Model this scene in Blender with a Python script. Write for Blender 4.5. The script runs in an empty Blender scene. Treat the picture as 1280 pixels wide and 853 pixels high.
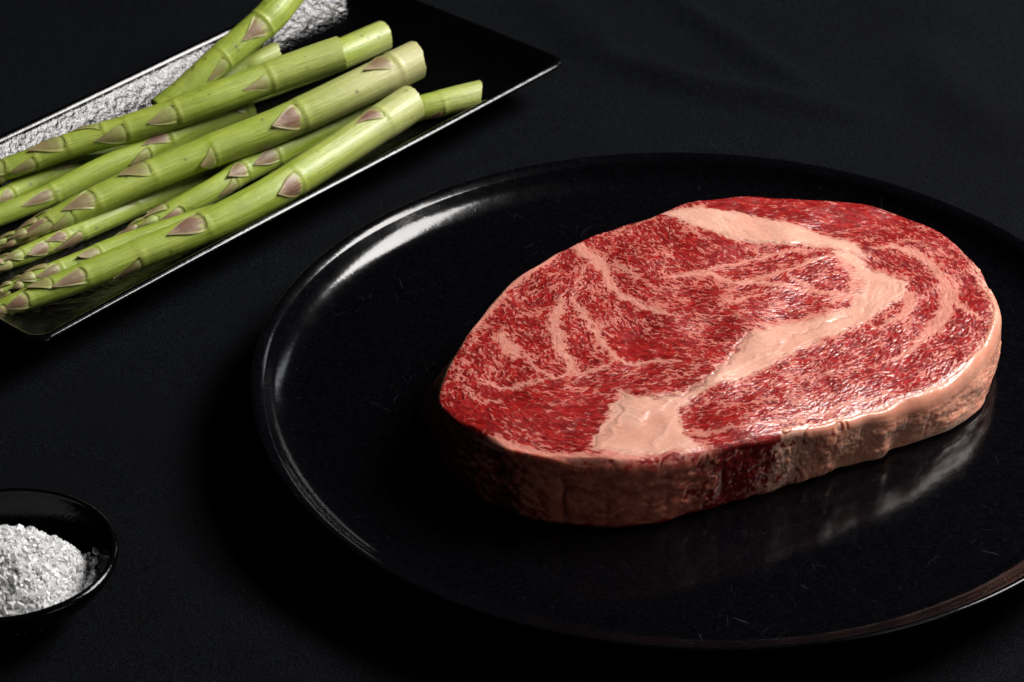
import bpy, math, random
import numpy as np

sc = bpy.context.scene
COL = sc.collection
R_PLATE = 0.14                 # a 28 cm dinner plate gives the scale of everything
Z_RIM = 0.020

# ------------------------------------------------------------------ camera
PITCH = math.radians(33.0)
CAM = np.array([-0.0576352, -0.7490588, 0.5169524])
cd = bpy.data.cameras.new('camera')
cd.lens = 100.0
cd.sensor_width = 36.0
cd.clip_start = 0.05
cd.clip_end = 50.0
cd.dof.use_dof = True
cd.dof.focus_distance = 0.895
cd.dof.aperture_fstop = 30.0
cam = bpy.data.objects.new('camera', cd)
COL.objects.link(cam)
cam.location = CAM
cam.rotation_euler = (math.pi / 2 - PITCH, 0, 0)
sc.camera = cam

# ------------------------------------------------------------------ studio light
W = bpy.data.worlds.new('World')
sc.world = W
W.use_nodes = True
W.node_tree.nodes['Background'].inputs[0].default_value = (0.5, 0.6, 0.8, 1)
W.node_tree.nodes['Background'].inputs[1].default_value = 0.0012


def area(name, loc, target, sx, sy, power, col):
    L = bpy.data.lights.new(name, 'AREA')
    L.shape = 'RECTANGLE'
    L.size, L.size_y = sx, sy
    L.energy = power
    L.color = col
    o = bpy.data.objects.new(name, L)
    COL.objects.link(o)
    o.location = loc
    d = np.array(target, float) - np.array(loc, float)
    from mathutils import Vector
    o.rotation_euler = Vector(d).to_track_quat('-Z', 'Y').to_euler()
    return o


area('key_softbox', (0.69, 0.315, 0.845), (0.0, 0.03, 0), 0.64, 0.38, 27.0, (1.0, 0.97, 0.94))
area('fill_softbox', (0.75, -0.75, 0.40), (0.05, 0, 0), 0.34, 0.5, 1.0, (1.0, 0.93, 0.87))
area('back_strip', (0.62, 1.15, 0.42), (0.0, 0.0, 0), 0.10, 0.40, 0.35, (0.9, 0.95, 1.0))

sc.view_settings.view_transform = 'Standard'
sc.view_settings.look = 'None'
sc.view_settings.gamma = 1.0
sc.view_settings.exposure = 0.0
sc.render.engine = 'CYCLES'
sc.cycles.use_denoising = True
sc.cycles.max_bounces = 8
sc.cycles.sample_clamp_indirect = 4.0
sc.render.film_transparent = False

# ------------------------------------------------------------------ helpers
F_ = 100 / 18.0
cP, sP = math.cos(PITCH), math.sin(PITCH)


def at(px, py, z):
    """The point of the horizontal plane z that a traced photo point lies on."""
    px = np.asarray(px, float); py = np.asarray(py, float); z = np.asarray(z, float)
    u = (px - 640) / 640.0
    v = -(py - 426.5) / 640.0
    dz = -F_ * sP + v * cP
    t = (z - CAM[2]) / dz
    return np.stack([CAM[0] + u * t, CAM[1] + (F_ * cP + v * sP) * t, z + 0 * t], -1)


def mesh_np(name, V, Fq, mat=None, parent=None, smooth=True, attrs=None, cols=None):
    """One mesh object from numpy vertices and faces (quads and/or tris list of arrays)."""
    me = bpy.data.meshes.new(name)
    V = np.asarray(V, np.float32)
    me.vertices.add(len(V))
    me.vertices.foreach_set('co', V.ravel())
    if not isinstance(Fq, (list, tuple)):
        Fq = [Fq]
    Fq = [np.asarray(f, np.int32) for f in Fq if len(f)]
    loops = np.concatenate([f.ravel() for f in Fq])
    tot = np.concatenate([np.full(len(f), f.shape[1], np.int32) for f in Fq])
    st = np.concatenate([[0], np.cumsum(tot)[:-1]]).astype(np.int32)
    me.loops.add(len(loops))
    me.loops.foreach_set('vertex_index', loops)
    me.polygons.add(len(tot))
    me.polygons.foreach_set('loop_start', st)
    me.polygons.foreach_set('loop_total', tot)
    me.update(calc_edges=True)
    me.validate()
    me.polygons.foreach_set('use_smooth', np.full(len(me.polygons), smooth))
    for k, a in (attrs or {}).items():
        at_ = me.attributes.new(k, 'FLOAT', 'POINT')
        at_.data.foreach_set('value', np.asarray(a, np.float32))
    for k, a in (cols or {}).items():
        at_ = me.attributes.new(k, 'FLOAT_VECTOR', 'POINT')
        at_.data.foreach_set('vector', np.asarray(a, np.float32).ravel())
    if mat:
        me.materials.append(mat)
    o = bpy.data.objects.new(name, me)
    COL.objects.link(o)
    if parent:
        o.parent = parent
    return o


def grid_faces(nr, nc, wrap=False, off=0, flip=False):
    r = np.arange(nr - 1)[:, None]
    c = np.arange(nc if wrap else nc - 1)[None, :]
    c2 = (c + 1) % nc
    a = r * nc + c; b = r * nc + c2; d = (r + 1) * nc + c2; e = (r + 1) * nc + c
    q = np.stack([a + 0 * r, b + 0 * r, d, e], -1).reshape(-1, 4) + off
    return q[:, ::-1] if flip else q


def empty(name, loc=(0, 0, 0)):
    o = bpy.data.objects.new(name, None)
    COL.objects.link(o)
    o.location = loc
    o.empty_display_size = 0.01
    return o


def tag(o, label, cat, group=None, kind=None):
    o['label'] = label
    if cat: o['category'] = cat
    if group: o['group'] = group
    if kind: o['kind'] = kind
    return o


def sstep(a, b, x):
    t = np.clip((x - a) / (b - a), 0, 1)
    return t * t * (3 - 2 * t)


rng = np.random.default_rng(7)


def fnoise(h, w, lam, rs, aniso=1.0):
    """Smooth random field, wavelength about lam pixels, zero mean, unit deviation."""
    n = rs.standard_normal((h, w))
    fy = np.fft.fftfreq(h)[:, None]; fx = np.fft.fftfreq(w)[None, :]
    f = np.sqrt((fx * aniso) ** 2 + fy ** 2)
    k = np.exp(-((np.log(f + 1e-9) - np.log(1.0 / lam)) ** 2) / (2 * 0.45 ** 2))
    k[0, 0] = 0
    r = np.real(np.fft.ifft2(np.fft.fft2(n) * k))
    return r / r.std()


def bil(img, x, y):
    h, w = img.shape[:2]
    x = np.clip(x, 0, w - 1.001); y = np.clip(y, 0, h - 1.001)
    i = x.astype(int); j = y.astype(int); fx = x - i; fy = y - j
    if img.ndim == 3:
        fx = fx[..., None]; fy = fy[..., None]
    return (img[j, i] * (1 - fx) * (1 - fy) + img[j, i + 1] * fx * (1 - fy)
            + img[j + 1, i] * (1 - fx) * fy + img[j + 1, i + 1] * fx * fy)


# ------------------------------------------------------------------ material helpers
class NT:
    def __init__(self, name):
        self.m = bpy.data.materials.new(name)
        self.m.use_nodes = True
        self.t = self.m.node_tree
        self.b = self.t.nodes['Principled BSDF']
        self.out = self.t.nodes['Material Output']

    def n(self, typ, **kw):
        nd = self.t.nodes.new(typ)
        for k, v in kw.items():
            setattr(nd, k, v)
        return nd

    def l(self, a, b):
        self.t.links.new(a, b)

    def attr(self, name):
        return self.n('ShaderNodeAttribute', attribute_name=name)

    def coord(self, which='Object'):
        return self.n('ShaderNodeTexCoord').outputs[which]

    def noise(self, scale, detail=3, rough=0.55, vec=None):
        nd = self.n('ShaderNodeTexNoise')
        nd.inputs['Scale'].default_value = scale
        nd.inputs['Detail'].default_value = detail
        nd.inputs['Roughness'].default_value = rough
        self.l(vec if vec is not None else self.coord(), nd.inputs['Vector'])
        return nd.outputs['Fac']

    def ramp(self, fac, stops, interp='LINEAR'):
        nd = self.n('ShaderNodeValToRGB')
        cr = nd.color_ramp
        cr.interpolation = interp
        while len(cr.elements) < len(stops):
            cr.elements.new(0.5)
        for e, (p, c) in zip(cr.elements, stops):
            e.position = p
            e.color = (c, c, c, 1) if isinstance(c, (int, float)) else (*c, 1)
        self.l(fac, nd.inputs[0])
        return nd.outputs['Color']

    def mix(self, fac, a, b, mode='MIX'):
        nd = self.n('ShaderNodeMix', data_type='RGBA', blend_type=mode)
        nd.clamp_factor = True
        for s, v in ((nd.inputs[0], fac), (nd.inputs[6], a), (nd.inputs[7], b)):
            if isinstance(v, (int, float)):
                s.default_value = v
            elif isinstance(v, tuple):
                s.default_value = (*v, 1)
            else:
                self.l(v, s)
        return nd.outputs[2]

    def math(self, op, a, b=0.0, clamp=False):
        nd = self.n('ShaderNodeMath', operation=op, use_clamp=clamp)
        for s, v in ((nd.inputs[0], a), (nd.inputs[1], b)):
            if isinstance(v, (int, float)):
                s.default_value = v
            else:
                self.l(v, s)
        return nd.outputs[0]

    def bump(self, h, strength, dist, nrm=None):
        nd = self.n('ShaderNodeBump')
        nd.inputs['Strength'].default_value = strength
        nd.inputs['Distance'].default_value = dist
        self.l(h, nd.inputs['Height'])
        if nrm is not None:
            self.l(nrm, nd.inputs['Normal'])
        return nd.outputs[0]

    def set(self, **kw):
        for k, v in kw.items():
            s = self.b.inputs[k.replace('_', ' ')]
            if isinstance(v, (int, float)):
                s.default_value = v
            elif isinstance(v, tuple):
                s.default_value = (*v, 1) if len(v) == 3 and s.type == 'RGBA' else v
            else:
                self.l(v, s)


# ================================================================== SETTING
# --- table under the cloth
def mat_plain(name, col, rough):
    m = NT(name); m.set(Base_Color=col, Roughness=rough); return m.m


def box(name, lo, hi, mat):
    x0, y0, z0 = lo; x1, y1, z1 = hi
    V = [(x0, y0, z0), (x1, y0, z0), (x1, y1, z0), (x0, y1, z0), (x0, y0, z1), (x1, y0, z1), (x1, y1, z1), (x0, y1, z1)]
    Fq = [(0, 3, 2, 1), (4, 5, 6, 7), (0, 1, 5, 4), (1, 2, 6, 5), (2, 3, 7, 6), (3, 0, 4, 7)]
    return mesh_np(name, V, [np.array(Fq)], mat, smooth=False)


tb = box('table_top', (-0.95, -0.75, -0.045), (0.95, 0.95, -0.006), mat_plain('table_wood', (0.05, 0.03, 0.02), 0.5))
tb['kind'] = 'structure'


# --- black woven cloth, with soft creases behind the plate
def m_cloth():
    m = NT('black_cloth')
    co = m.coord()
    w = []
    for rot, sc_ in ((0.0, 900.0), (math.pi / 2, 860.0)):
        mp = m.n('ShaderNodeMapping')
        mp.inputs['Rotation'].default_value = (0, 0, rot + 0.12)
        m.l(co, mp.inputs['Vector'])
        wv = m.n('ShaderNodeTexWave', wave_type='BANDS')
        wv.inputs['Scale'].default_value = sc_ / 3.14
        wv.inputs['Distortion'].default_value = 1.6
        wv.inputs['Detail'].default_value = 2
        wv.inputs['Detail Scale'].default_value = 1.5
        m.l(mp.outputs[0], wv.inputs['Vector'])
        w.append(wv.outputs['Fac'])
    weave = m.math('ADD', w[0], w[1])
    nz = m.noise(2200, 2, 0.6, co)
    lint = m.noise(420, 3, 0.7, co)
    h = m.math('ADD', m.math('MULTIPLY', weave, 0.07), m.math('MULTIPLY', nz, 1.0))
    fleck = m.ramp(nz, [(0.46, 0.0), (0.68, 1.0)])
    big = m.ramp(m.noise(9, 4, 0.6, co), [(0.3, 0.55), (0.7, 1.0)])
    c1 = m.mix(fleck, (0.0002, 0.0003, 0.0007), (0.0088, 0.0104, 0.0138))
    c1 = m.mix(1.0, c1, big, 'MULTIPLY')
    speck = m.ramp(lint, [(0.80, 0.0), (0.84, 1.0)])
    m.set(Base_Color=m.mix(speck, c1, (0.06, 0.06, 0.065)), Roughness=0.85, Sheen_Weight=0.012,
          Sheen_Roughness=0.45, Normal=m.bump(h, 0.9, 0.00035))
    m.b.inputs['Specular IOR Level'].default_value = 0.04
    m.b.inputs['Sheen Tint'].default_value = (0.8, 0.9, 1.0, 1)
    return m.m


def cloth():
    nx, ny = 420, 380
    xs = np.linspace(-0.92, 0.92, nx); ys = np.linspace(-0.72, 0.92, ny)
    X, Y = np.meshgrid(xs, ys)
    rs = np.random.default_rng(3)
    Z = fnoise(ny, nx, 60, rs) * 0.0005 + fnoise(ny, nx, 25, rs) * 0.00015
    ext = np.ones_like(X)

    def crease(pts, w, h):
        nonlocal Z
        p = np.array([at(a, b, 0)[:2] for a, b in pts])
        best = np.full(X.shape, 9.0); fade = np.zeros_like(X)
        n = len(p) - 1
        for i in range(n):
            a, b = p[i], p[i + 1]
            d = b - a; L2 = d @ d
            t = np.clip(((X - a[0]) * d[0] + (Y - a[1]) * d[1]) / L2, 0, 1)
            dd = np.hypot(X - a[0] - t * d[0], Y - a[1] - t * d[1])
            u = (i + t) / n
            k = dd < best
            best = np.where(k, dd, best); fade = np.where(k, np.sin(np.pi * np.clip(u, 0, 1)) ** 0.7, fade)
        Z = Z + h * fade * np.exp(-(best / w) ** 2)
    crease([(800, -40), (870, 25), (960, 82), (1040, 120)], 0.0055, 0.0050)
    crease([(700, 40), (780, 80), (880, 112), (1000, 128), (1120, 150)], 0.0065, 0.0054)
    crease([(640, -30), (720, 30), (790, 60)], 0.012, 0.0045)
    crease([(1140, 40), (1180, 110), (1290, 190)], 0.014, 0.005)
    crease([(1000, -60), (1120, -10), (1250, 60)], 0.02, 0.003)
    crease([(260, 760), (340, 800), (430, 850)], 0.016, 0.0012)
    flat = sstep(0.150, 0.168, np.hypot(X, Y))      # pressed flat under plate
    Z = np.where(True, Z * flat, 0)
    A = at(45, 432, 0.016)[:2]; e = np.array([0.6605, 0.7508]); n_ = np.array([-0.7508, 0.6605])
    u = (X - A[0]) * e[0] + (Y - A[1]) * e[1]; v = (X - A[0]) * n_[0] + (Y - A[1]) * n_[1]
    ins = np.minimum(np.minimum(u, 0.266 - u), np.minimum(v, 0.1175 - v))
    Z *= 1 - sstep(-0.012, 0.006, ins)
    Z *= sstep(0.03, 0.045, np.hypot(X + 0.197, Y + 0.088))
    Z -= 0.0006
    V = np.stack([X, Y, Z], -1).reshape(-1, 3)
    return mesh_np('tablecloth', V, grid_faces(ny, nx), m_cloth())


tag(cloth(), 'black woven cloth with soft creases covering the whole table', 'tablecloth')


# --- black glazes
def m_glaze(name, rough, pit_scale, bump_s, tex_scale, tex_strength, scratches=True, base=(0.0012, 0.0012, 0.0016), pits=True, wear=0.3, spec=0.36):
    m = NT(name)
    co = m.coord()
    vz = m.n('ShaderNodeTexVoronoi'); vz.inputs['Scale'].default_value = pit_scale
    m.l(co, vz.inputs['Vector'])
    near = m.ramp(vz.outputs['Distance'], [(0.06, 0.0), (0.16, 1.0)])
    pick = m.ramp(m.noise(pit_scale * 0.8, 1, 0.5, co), [(0.56, 1.0), (0.60, 0.0)])   # only some cells carry a pit
    pit = m.math('MAXIMUM', near, pick)
    tex = m.noise(tex_scale, 4, 0.6, co)
    wob = m.noise(34, 3, 0.5, co)
    h = m.math('MULTIPLY', tex, m.math('MULTIPLY', m.math('SUBTRACT', 1.0, m.math('MULTIPLY', m.attr('lip').outputs['Fac'], 0.88)), tex_strength))
    if pits:
        h = m.math('ADD', h, m.math('MULTIPLY', pit, 0.07))
    nrm = m.bump(h, bump_s, 0.0004)
    nrm = m.bump(wob, 0.10, 0.002, nrm)
    col = base
    ro = m.math('ADD', m.math('MULTIPLY', m.noise(160, 4, 0.65, co), 0.12), rough - 0.06)
    if scratches:
        wnz = m.n('ShaderNodeTexNoise'); wnz.inputs['Scale'].default_value = 55
        m.l(co, wnz.inputs['Vector'])
        wsc = m.n('ShaderNodeVectorMath', operation='SCALE'); wsc.inputs['Scale'].default_value = 0.012
        m.l(wnz.outputs['Color'], wsc.inputs[0])
        wad = m.n('ShaderNodeVectorMath', operation='ADD')
        m.l(co, wad.inputs[0]); m.l(wsc.outputs[0], wad.inputs[1])
        warped = wad.outputs[0]
        acc = None
        for k, (rot, sx) in enumerate(((0.5, 1.0), (1.4, 1.0), (2.3, 1.0))):
            rt = m.n('ShaderNodeMapping')
            rt.inputs['Rotation'].default_value = (0, 0, rot)
            m.l(warped, rt.inputs['Vector'])
            mp = m.n('ShaderNodeMapping')
            mp.inputs['Scale'].default_value = (70, 1100, 300)
            mp.inputs['Location'].default_value = (k * 3.1, k * 1.7, 0)
            m.l(rt.outputs[0], mp.inputs['Vector'])
            s = m.ramp(m.noise(1.0, 2, 0.5, mp.outputs[0]), [(0.69, 0.0), (0.75, 1.0)])
            acc = s if acc is None else m.mix(1.0, acc, s, 'LIGHTEN')
        patch = m.ramp(m.noise(28, 3, 0.6, co), [(0.54, 0.0), (0.68, 1.0)])
        scr = m.mix(1.0, acc, patch, 'MULTIPLY')
        dots = m.ramp(m.noise(620, 2, 0.5, co), [(0.68, 0.0), (0.78, 0.35)])
        worn = m.mix(1.0, scr, dots, 'LIGHTEN')
        fine = m.ramp(m.noise(900, 3, 0.7, co), [(0.4, 0.5), (0.7, 1.6)])
        col = m.mix(1.0, base, fine, 'MULTIPLY')
        col = m.mix(m.math('MULTIPLY', worn, wear), col, (0.07, 0.07, 0.075))
        if pits:
            col = m.mix(pit, (0.0002, 0.0002, 0.0003), col)
    m.set(Base_Color=col, Roughness=ro, Normal=nrm)
    m.b.inputs['Specular IOR Level'].default_value = spec
    return m.m


def catmull(P, n):
    P = np.array(P, float)
    Q = np.vstack([2 * P[0] - P[1], P, 2 * P[-1] - P[-2]])
    out = []
    for i in range(1, len(Q) - 2):
        t = np.linspace(0, 1, n, endpoint=False)[:, None]
        a, b, c, d = Q[i - 1], Q[i], Q[i + 1], Q[i + 2]
        out.append(0.5 * ((2 * b) + (c - a) * t + (2 * a - 5 * b + 4 * c - d) * t * t + (3 * b - a - 3 * c + d) * t ** 3))
    out.append(P[-1:])
    return np.vstack(out)


def lathe(name, prof, mat, seg=256, wob=(0.0003, 0.0002), seed=1, loc=(0, 0, 0), sx=1.0):
    """prof: (r, z) in metres from the underside centre over the rim to the inside centre."""
    r = prof[:, 0][:, None]; z = prof[:, 1][:, None]
    th = np.linspace(0, 2 * np.pi, seg, endpoint=False)[None, :]
    rs = np.random.default_rng(seed)
    wr = sum(rs.normal() * np.cos(k * th + rs.uniform(0, 6)) / k for k in (2, 3, 5, 7))
    wz = sum(rs.normal() * np.cos(k * th + rs.uniform(0, 6)) / k for k in (2, 3, 4))
    rm = prof[:, 0].max()
    k = (r / rm) ** 3
    rr = r + wob[0] * wr * k
    zz = z + wob[1] * wz * k * (z > 0.001)
    V = np.stack([rr * np.cos(th) * sx, rr * np.sin(th), zz + 0 * th], -1).reshape(-1, 3)
    o = mesh_np(name, V, grid_faces(len(prof), seg, True), mat)
    o.location = loc
    return o


mm = 1e-3


def plate_profile():
    """inside of the plate walked from the floor outwards by its tilt: flat, gentle cove, short steep wall, broad sloping lip"""
    ds = 0.15
    seq = [(12.2, 0, 50), (2.6, 50, 50), (0.7, 50, 36), (2.4, 36, 20), (1.1, 20, 0), (0.9, 0, -88), (0.8, -88, -100)]
    r, z, P = 0.0, 0.0, [(0.0, 0.0)]
    for ln, a0, a1 in seq:
        n = max(4, int(ln / ds))
        for k in range(n):
            a = math.radians(a0 + (a1 - a0) * (k + 0.5) / n)
            r += math.cos(a) * ln / n; z += math.sin(a) * ln / n
            P.append((r, z))
    P = np.array(P)
    P[:, 0] += 140 - P[:, 0].max(); P[:, 1] += 20.3 - P[:, 1].max()
    fl = P[0, 1]
    inner = np.vstack([[(0.01, fl), (30, fl), (60, fl), (90, fl), (110, fl), (120, fl)], P])
    under = catmull([(0.01, 2.2), (60, 2.2), (92, 2.0), (94, 0.2), (97, 0.0), (99.5, 0.5), (101, 2.2), (118, 5.4), (130, 9.5), (136.5, 14.5), tuple(P[-1])], 7)[:-1]
    return np.vstack([under, inner[::-1]]) * mm, fl * mm


plate_prof, FLOOR = plate_profile()
plate = lathe('dinner_plate', plate_prof,
              m_glaze('black_plate_glaze', 0.145, 260, 0.55, 240, 0.25, base=(0.0016, 0.0016, 0.0024), wear=0.20, spec=0.25), seg=320, seed=4)
tag(plate, 'large round glossy black plate with raised rim under the raw steak', 'plate')


# --- rectangular tray
def rrect(L, D, inset, rc, n=10, m_=40):
    """rounded rectangle, corner (0,0)-(L,D), shrunk by inset; fixed vertex count"""
    r = max(rc - inset * 0.4, 0.0015)
    x0, y0, x1, y1 = inset, inset, L - inset, D - inset
    out = []
    cs = [(x1 - r, y0 + r, -90), (x1 - r, y1 - r, 0), (x0 + r, y1 - r, 90), (x0 + r, y0 + r, 180)]
    for i, (cx, cy, a0) in enumerate(cs):
        a = np.radians(np.linspace(a0, a0 + 90, n))
        out.append(np.stack([cx + r * np.cos(a), cy + r * np.sin(a)], -1))
        nx_, ny_, na = cs[(i + 1) % 4]
        s = out[-1][-1]; e = np.array([nx_ + r * math.cos(math.radians(na)), ny_ + r * math.sin(math.radians(na))])
        t = np.linspace(0, 1, m_ + 2)[1:-1, None]
        out.append(s + (e - s) * t)
    return np.vstack(out)


def tray():
    A = at(45, 432, 0.0165); B = at(712, 75, 0.0165)
    e = (B - A)[:2]; L = np.linalg.norm(e); e /= L
    n_ = np.array([-e[1], e[0]])
    D = 0.1175
    prof = catmull([(56, 0.4), (30, 0.2), (27, 0.0), (24.5, 0.5), (23, 2.0), (14, 6.5), (6, 11.4), (1.2, 14.6), (0.1, 15.4), (0.35, 16.1), (0.8, 16.45), (1.3, 16.72), (1.8, 16.82), (2.3, 16.7),
                    (3.2, 16.1), (5.4, 14.1), (8.5, 11.55), (11.5, 9.35), (14.5, 7.5), (17.5, 6.15), (21, 5.4), (27, 5.05), (38, 5.0), (48, 5.0), (56, 5.0)], 5)
    rings = []
    rs = np.random.default_rng(9)
    for ins, z in prof:
        p = rrect(L, D, ins * mm, 0.007)
        u = p[:, 0] / L; v = p[:, 1] / D
        wz = (0.0004 * np.sin(3.1 * u + 0.4) + 0.0003 * np.sin(7 * u + 2 * v)) * min(1, z / 12)
        # edges bow out a little, as slab-made stoneware does
        rings.append(np.stack([p[:, 0], p[:, 1], z * mm + wz], -1))
    n = len(rings[0])
    V = np.vstack(rings)
    lip = np.r_[sstep(15.2, 15.7, prof[:, 1]).repeat(n), 0, 0]
    W_ = np.stack([A[0] + V[:, 0] * e[0] + V[:, 1] * n_[0], A[1] + V[:, 0] * e[1] + V[:, 1] * n_[1], V[:, 2]], -1)
    c = W_[:, :].mean(0); c[2] = 0
    nr = len(rings)
    cen_b = W_[:n].mean(0); cen_t = W_[-n:].mean(0)
    V = np.vstack([W_, cen_b, cen_t]) - c
    i = np.arange(n); j = (i + 1) % n
    f0 = np.stack([j, i, np.full(n, nr * n)], -1)
    f1 = np.stack([(nr - 1) * n + i, (nr - 1) * n + j, np.full(n, nr * n + 1)], -1)
    o = mesh_np('serving_tray', V, [grid_faces(nr, n, True), f0, f1], attrs={'lip': lip}, mat=
                m_glaze('black_tray_glaze', 0.15, 300, 0.60, 300, 2.2, scratches=False, pits=True, spec=0.37))
    o.location = c
    return o


tag(tray(), 'rectangular black stoneware tray with sloping sides under the asparagus', 'tray')

# ================================================================== STEAK
CX = at(905, 420, 0.030)
C2 = CX[:2]
H0 = 0.0255                                            # thickness


def z_plain(x):
    """gentle thickness change from the left end to the right end"""
    return FLOOR + H0 - 0.0060 * sstep(-0.01, 0.07, x - C2[0])


top_px = [(546, 492), (555, 463), (572, 433), (600, 393), (640, 350), (672, 327), (690, 316), (706, 307), (740, 291), (765, 283), (790, 274), (830, 262), (860, 250),
          (885, 246), (930, 244), (985, 246), (1040, 249), (1090, 254), (1120, 261), (1150, 273), (1180, 289), (1205, 307), (1220, 324), (1238, 356),
          (1249, 385), (1250, 404), (1238, 432), (1215, 456), (1190, 474), (1160, 492), (1130, 503), (1080, 516), (1040, 527), (1000, 535), (965, 545), (930, 549), (900, 556),
          (850, 569), (790, 577), (740, 577), (715, 576), (690, 571), (650, 562), (612, 551), (585, 535), (562, 517), (550, 506)]
bot_px = [(1252, 440), (1243, 470), (1232, 500), (1222, 517), (1195, 533), (1150, 552), (1100, 571), (1050, 586), (990, 607), (930, 625), (870, 641), (830, 653),
          (780, 661), (720, 660), (660, 651), (610, 632), (570, 604), (545, 575), (532, 545)]
NT_ = 2000
TH = np.linspace(-np.pi, np.pi, NT_, endpoint=False)


def polar(pts, zf):
    x0 = at([p[0] for p in pts], [p[1] for p in pts], 0.030)
    z = zf(x0[:, 0])
    w = at([p[0] for p in pts], [p[1] for p in pts], z)
    d = w[:, :2] - C2
    return np.arctan2(d[:, 1], d[:, 0]), np.hypot(d[:, 0], d[:, 1])


def interp_per(t, r, tq, smooth):
    o = np.argsort(t); t = t[o]; r = r[o]
    v = np.interp(tq, np.r_[t - 2 * np.pi, t, t + 2 * np.pi], np.r_[r, r, r])
    k = np.exp(-0.5 * (np.arange(-40, 41) / smooth) ** 2); k /= k.sum()
    return np.convolve(np.r_[v[-40:], v, v[:40]], k, 'valid')


rs_ = np.random.default_rng(21)


def ring_noise(nmin, nmax, p=1.0):
    v = np.zeros(NT_)
    for k in range(nmin, nmax):
        v += rs_.normal() / k ** p * np.cos(k * TH + rs_.uniform(0, 6.3))
    return v / v.std()


tt, rt = polar(top_px, z_plain)
RT = interp_per(tt, rt, TH, 11) + ring_noise(9, 45, 0.6) * 0.00022
tb_, rb = polar(bot_px, lambda x: FLOOR + 0 * x)
lo, hi = None, None
RB_vis = interp_per(tb_, rb, TH, 11)
# the hidden back of the underside follows the top outline, tucked in a little
ang = np.degrees(TH)
wv = np.zeros(NT_)
tmin = np.degrees(np.sort(tb_))
front = ((ang > -178) & (ang < -2))
wv[front] = 1
k = np.exp(-0.5 * (np.arange(-40, 41) / 14) ** 2); k /= k.sum()
wv = np.convolve(np.r_[wv[-40:], wv, wv[:40]], k, 'valid')
RB = RB_vis * wv + (RT * 0.985) * (1 - wv) + ring_noise(8, 60, 1.0) * 0.00045
EDGE_R = np.clip(0.0022 + 0.0006 * ring_noise(2, 24), 0.0012, 0.0036)
EDGE_R = EDGE_R + 0.0022 * np.exp(-((TH + 0.62) / 0.5) ** 2)      # the right end rolls over more broadly

# ---- raster of the cut face: 0.2 mm cells
RES = 0.0002
x_lo, x_hi = C2[0] - 0.102, C2[0] + 0.102
y_lo, y_hi = C2[1] - 0.082, C2[1] + 0.082
GW, GH = int((x_hi - x_lo) / RES), int((y_hi - y_lo) / RES)
gx, gy = np.meshgrid(x_lo + np.arange(GW) * RES, y_lo + np.arange(GH) * RES)
rs = np.random.default_rng(11)


def tr(pts):
    p = np.array(pts, float)
    z = z_plain(at(p[:, 0], p[:, 1], 0.03)[:, 0])
    return at(p[:, 0], p[:, 1], z)[:, :2]


wx = gx + (fnoise(GH, GW, 14, rs) * 0.00012 + fnoise(GH, GW, 40, rs) * 0.00040)
wy = gy + (fnoise(GH, GW, 14, rs) * 0.00012 + fnoise(GH, GW, 40, rs) * 0.00040)


def line_d(pts, widths, X=wx, Y=wy):
    """signed: distance to a traced line minus its half width (mm), negative inside"""
    p = tr(pts)
    w = np.asarray(widths, float) * np.ones(len(p)) if np.ndim(widths) else np.full(len(p), widths)
    best = np.full(X.shape, 9.0)
    m_ = 0.012
    for i in range(len(p) - 1):
        a, b = p[i], p[i + 1]
        bx0, bx1 = min(a[0], b[0]) - m_, max(a[0], b[0]) + m_
        by0, by1 = min(a[1], b[1]) - m_, max(a[1], b[1]) + m_
        i0 = max(int((bx0 - x_lo) / RES), 0); i1 = min(int((bx1 - x_lo) / RES) + 1, GW)
        j0 = max(int((by0 - y_lo) / RES), 0); j1 = min(int((by1 - y_lo) / RES) + 1, GH)
        if i1 <= i0 or j1 <= j0: continue
        xs = X[j0:j1, i0:i1]; ys = Y[j0:j1, i0:i1]
        d = b - a; L2 = d @ d + 1e-12
        t = np.clip(((xs - a[0]) * d[0] + (ys - a[1]) * d[1]) / L2, 0, 1)
        dd = np.hypot(xs - a[0] - t * d[0], ys - a[1] - t * d[1]) - (w[i] + (w[i + 1] - w[i]) * t) * mm
        best[j0:j1, i0:i1] = np.minimum(best[j0:j1, i0:i1], dd)
    return best


def poly_sd(pts, X=wx, Y=wy):
    """signed distance to a traced closed outline, negative inside"""
    p = tr(pts)
    inside = np.zeros(X.shape, bool)
    best = np.full(X.shape, 9.0)
    n = len(p)
    for i in range(n):
        a, b = p[i], p[(i + 1) % n]
        c = (a[1] > Y) != (b[1] > Y)
        with np.errstate(divide='ignore', invalid='ignore'):
            xi = (b[0] - a[0]) * (Y - a[1]) / (b[1] - a[1] + 1e-15) + a[0]
        inside ^= c & (X < xi)
        d = b - a; L2 = d @ d + 1e-12
        t = np.clip(((X - a[0]) * d[0] + (Y - a[1]) * d[1]) / L2, 0, 1)
        best = np.minimum(best, np.hypot(X - a[0] - t * d[0], Y - a[1] - t * d[1]))
    return np.where(inside, -best, best)


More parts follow.
